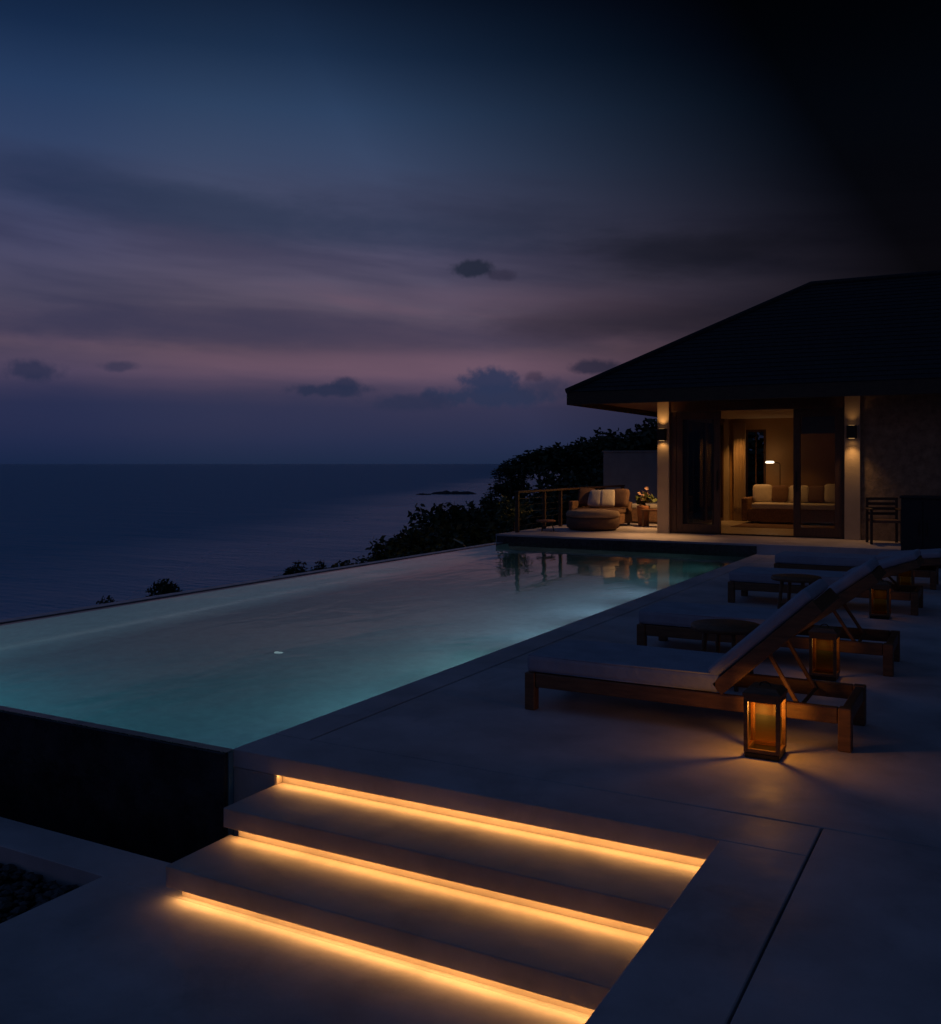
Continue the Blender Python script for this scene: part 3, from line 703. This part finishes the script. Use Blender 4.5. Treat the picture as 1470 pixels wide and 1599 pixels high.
# ------------------------------------------------------------------ lanterns
def make_lantern():
    t = empty('lantern'); a = .085; H = .335
    box('base', -a-.008, a+.008, -a-.008, a+.008, 0, .03, 'bronze', t, .004, 1)
    for sx_ in (-1, 1):
        for sy_ in (-1, 1): box('post', sx_*a-.011, sx_*a+.011, sy_*a-.011, sy_*a+.011, .03, H, 'teak', t, .002, 1)
    for k in range(4):
        M = Matrix.Rotation(k*math.pi/2, 4, 'Z')
        box('rail', -a+.012, a-.012, a-.009, a+.009, .031, .05, 'teak', t, 0, 1, M); box('rail', -a+.012, a-.012, a-.009, a+.009, H-.03, H-.001, 'teak', t, 0, 1, M)
        box('pane', -a+.0125, a-.0125, a-.004, a-.001, .0505, H-.0305, 'lantern_glass', t, 0, 1, M)
    bm = bmesh.new(); e = a+.016
    vs = [bm.verts.new((x*e, y*e, z)) for z in (H, H+.018) for x, y in ((-1, -1), (1, -1), (1, 1), (-1, 1))]; r = [bm.verts.new((x*.072, y*.072, H+.045)) for x, y in ((-1, -1), (1, -1), (1, 1), (-1, 1))]
    bm.faces.new(vs[3::-1]); bm.faces.new(r)
    for i in range(4):
        j = (i+1) % 4; bm.faces.new((vs[i], vs[j], vs[4+j], vs[4+i])); bm.faces.new((vs[4+i], vs[4+j], r[j], r[i]))
    fin('cap', bm, 'teak', t)
    bm = bmesh.new(); tube_bm(bm, [(.03*math.cos(q), 0, H+.045+.022*math.sin(q)) for q in np.linspace(0, math.pi, 9)], [.004]*9, 6); fin('ring_handle', bm, 'bronze', t)
    lathe('bulb', [(.001, H-.03), (.008, H-.028), (.010, H-.018), (.007, H-.008), (.001, H-.004)], 'lamp_warm', t, None, 16)
    for k in range(4): box('diffuser', -.05, .05, .0495, .0505, .034, H-.045, 'lantern_sleeve', t, 0, 1, Matrix.Rotation(k*math.pi/2, 4, 'Z'))
    return t
LN = [((-1.125, 5.435, 0), 2.9, 'lantern nearest the camera, glowing on the deck'), ((-1.14, 7.60, 0), .35, 'lantern behind the raised back of the nearest lounger'),
      ((-1.08, 10.85, 0), .13, 'lantern beside the third lounger'), ((-1.02, 13.2, 0), .04, 'small farthest lantern, near the far lounger')]
lan = make_lantern()
for i, (p, e, lb) in enumerate(LN):
    o = lan if i == 0 else copy_tree(lan); o.location = p; tag(o, lb, 'lantern', 'lanterns beside the loungers')
for (p, e, lb), o in zip(LN, [x for x in COL.objects if x.name.split('.')[0] == 'lantern']):
    light('lantern_glow', 'POINT', e, (1, .62, .28), o, (0, 0, .262), shadow_soft_size=.03)

# ------------------------------------------------------------------ vegetation
CR = []
for i in range(4):
    me, cc = leafmesh('crown', 1500, 1.0, .085, 'leaf', 20+i, .75, 9+i, .2); CR.append((me, cc))
def trunkmesh(h, r, cc, seed):
    bm = bmesh.new(); g = random.Random(seed); t = max(.04, .07*r)
    tube_bm(bm, [(0, 0, -.35), (g.uniform(-.05, .05)*r, g.uniform(-.05, .05)*r, h*.5), (g.uniform(-.1, .1)*r, 0, h)], [t, t*.7, t*.45], 8)
    for c in cc[:6]: tube_bm(bm, [(0, 0, h-r*.4), tuple(Vector(c)*r*.4+Vector((0, 0, h-.1*r))), tuple(Vector(c)*r*.8+Vector((0, 0, h)))], [t*.4, t*.28, t*.1], 6)
    me = bpy.data.meshes.new('trunk'); bm.to_mesh(me); bm.free(); me.materials.append(MATS['bark']); return me
def plant(name, x, y, ztop, r, label, cat, group, vi, squash=1.0):
    """unit tree (crown centre at 1.55, trunk 1.0) scaled so that its top reaches ztop"""
    zb = ter(x, y)-.3 - (1.2 if (-15 < x < 8 and -6 < y < 28) else 0); h = max(.8, ztop-zb)
    t = empty(name, (x, y, zb), label, cat, group, rng.uniform(0, 6.28))
    cz = h-r*.80*squash
    a = link('crown', CR[vi][0], None, t, (0, 0, cz)); a.scale = (r, r*rng.uniform(.85, 1.1), r*squash)
    link('trunk', trunkmesh(cz, r, CR[vi][1], vi), None, t)
    return t
def onY(px, py, Yd):
    a = (px-735)/1510; dx = -math.sin(YAW)+math.cos(YAW)*a; dy = math.cos(YAW)+math.sin(YAW)*a
    k = Yd/dy; return dx*k, Yd, CAMZ-(py-724)/1510*k
# wooded headland skyline, from the sea end up to the villa roof: (px, py of top, distance, crown radius)
HL = [(770, 762, 66, 2.0), (795, 738, 70, 2.0), (800, 722, 60, 1.7), (818, 706, 62, 2.2), (842, 696, 64, 2.4), (862, 690, 60, 2.3), (886, 684, 58, 2.6), (905, 680, 62, 2.4),
      (925, 674, 56, 1.6), (945, 680, 58, 2.4), (962, 664, 52, 2.2), (985, 664, 56, 2.6), (1008, 650, 50, 2.6), (1030, 640, 52, 2.8), (1060, 645, 50, 3.0), (1182, 650, 38, 3),
      (780, 776, 55, 2.2), (812, 768, 52, 2.2), (850, 752, 52, 2.4), (880, 730, 48, 2.6), (915, 724, 46, 2.6), (950, 716, 46, 2.6), (990, 700, 42, 2.6), (830, 778, 44, 2.2), (870, 768, 42, 2.2), (905, 756, 40, 2.2), (760, 788, 46, 2.0)]
HN = ['tree at the seaward tip of the wooded headland', 'tree second from the tip of the headland skyline', 'round crowned tree at the left end of the headland ridge', 'airy tree on the headland ridge with sky showing through', 'fourth tree up the headland ridge from the sea',
      'fifth tree up the headland ridge from the sea', 'broad tree in the middle of the headland ridge', 'tree just right of the ridge middle on the headland', 'tree above the terrace railing on the headland skyline', 'tree on the skyline above the left end of the garden wall',
      'tree peeking over the garden wall', 'tall tree on the skyline under the villa eave', 'tree half hidden under the villa eave', 'tallest headland tree touching the villa eave', 'tree behind the villa corner column', 'tree behind the villa, seen through the glass doors']
for i, (px_, py_, d, r) in enumerate(HL):
    x, y, z = onY(px_, py_, d)
    lb = HN[i] if i < len(HN) else 'dark tree on the slope below the headland ridge'
    plant('headland_tree', x, y, z, r, lb, 'tree', 'trees on the wooded headland', i % 4, .5 if 2 <= i <= 5 else .85)
# bushes spilling over the slope just beyond the pool edge
BS = [(548, 866, 21, .9), (572, 858, 22, 1.0), (598, 846, 23, 1.1), (622, 828, 24, 1.2), (640, 812, 25, 1.2), (664, 806, 27, 1.4), (690, 780, 29, 1.6), (712, 774, 31, 1.6), (738, 778, 33, 1.7), (762, 772, 35, 1.7),
      (590, 868, 20, .9), (630, 852, 21, 1.0), (660, 838, 23, 1.2), (690, 824, 25, 1.4), (720, 812, 26, 1.4), (750, 806, 27, 1.5), (780, 796, 29, 1.6), (800, 790, 32, 1.7), (520, 882, 20, .6), (560, 880, 19, .7), (700, 846, 22, 1.0), (745, 836, 23, 1.2), (785, 828, 24, 1.2), (650, 862, 20, .8)]
for i, (px_, py_, d, r) in enumerate(BS):
    x, y, z = onY(px_, py_, d)
    lb = ['lowest bush at the sea end of the slope beyond the pool', 'second bush along the slope edge beyond the pool', 'bush on the slope edge below the sea band', 'bush midway up the dark slope edge', 'bush with ragged top on the slope edge against the sea',
          'bush under the left end of the tall rounded thicket', 'tall rounded bush standing against the sea', 'highest bush of the slope thicket against the sea', 'spreading bush right of the highest one on the slope', 'bush where the slope thicket meets the headland'][i] if i < 10 else 'dark bush in the thicket between pool edge and slope skyline'
    plant('slope_bush', x, y, z, r, lb, 'bush', 'bushes on the slope beyond the pool', (i*3+1) % 4, .95)
# lone shrubs peeking over the infinity edge
for px_, py_, d, r, lb in ((258, 896, 11.0, .42, 'spiky lone shrub peeking over the infinity edge'), (175, 930, 10.2, .36, 'low shrub farthest left over the infinity edge'), (200, 934, 10.4, .3, 'small low shrub beside the farthest left one'),
                           (464, 868, 16.0, .40, 'upright shrub over the pool edge, left of a pair'), (496, 870, 16.6, .34, 'smaller upright shrub over the pool edge, right of a pair'), (432, 893, 15.0, .34, 'low shrub barely showing left of the upright pair'), (530, 880, 18.0, .4, 'low shrub between the upright pair and the slope thicket')):
    x, y, z = onY(px_, py_, d); plant('edge_shrub', x, y, z, r, lb, 'shrub', 'shrubs peeking over the infinity edge', int(px_) % 4, 1.25)
# shrub behind the railing, its lit look put into the leaf colour
lt = empty('railing_shrub', (-9.45, 19.3, -1.2), 'yellow green shrub behind the railing post', 'shrub')
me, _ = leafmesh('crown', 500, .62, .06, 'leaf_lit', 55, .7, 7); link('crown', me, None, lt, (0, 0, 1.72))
bm = bmesh.new(); tube_bm(bm, [(0, 0, -1.2), (0, 0, 1.5)], [.04, .02]); fin('stem', bm, 'bark', lt)
# unidentified pale streak on the slope, given the made-up shape of a branch
x, y, z = onY(709, 842, 22.5); x2, y2, z2 = onY(723, 849, 22.3)
br = empty('pale_streak', (x, y, z), 'pale streak in the slope bushes, made up as a bare branch', 'branch')
bm = bmesh.new(); tube_bm(bm, [(0, 0, 0), (x2-x, y2-y, z2-z), ((x2-x)*1.6, 0, (z2-z)*1.6-.3)], [.02, .03, .04]); fin('stem', bm, 'streak_colour', br)
# skerries off the headland
def skerry(px_, py_, L, hh, lb, seed):
    d = 1510*(CAMZ-SEA)/(py_-724); r = (px_-735)/1510*d
    x = -math.sin(YAW)*d+math.cos(YAW)*r; y = math.cos(YAW)*d+math.sin(YAW)*r; g = random.Random(seed)
    bm = bmesh.new(); n = 22; top = []; f = []; b = []
    for i in range(n+1):
        u = i/n; s = math.sin(math.pi*u)**.6*hh*g.uniform(.5, 1.1)
        X_ = (u-.5)*L; top.append(bm.verts.new((X_, g.uniform(-1, 1), s))); f.append(bm.verts.new((X_, -6-8*math.sin(math.pi*u), -1))); b.append(bm.verts.new((X_, 6+8*math.sin(math.pi*u), -1)))
    for i in range(n): bm.faces.new((f[i], f[i+1], top[i+1], top[i])); bm.faces.new((top[i], top[i+1], b[i+1], b[i]))
    o = fin('sea_rock', bm, 'rock', None, (x, y, SEA)); o.rotation_euler = (0, 0, YAW); tag(o, lb, 'rock', 'rocks in the sea off the headland')
skerry(662, 772.5, 14, 1.6, 'small low rock in the sea, left of the longer one', 1)
skerry(708, 771.5, 42, 3.4, 'long low rock in the sea off the headland', 2)
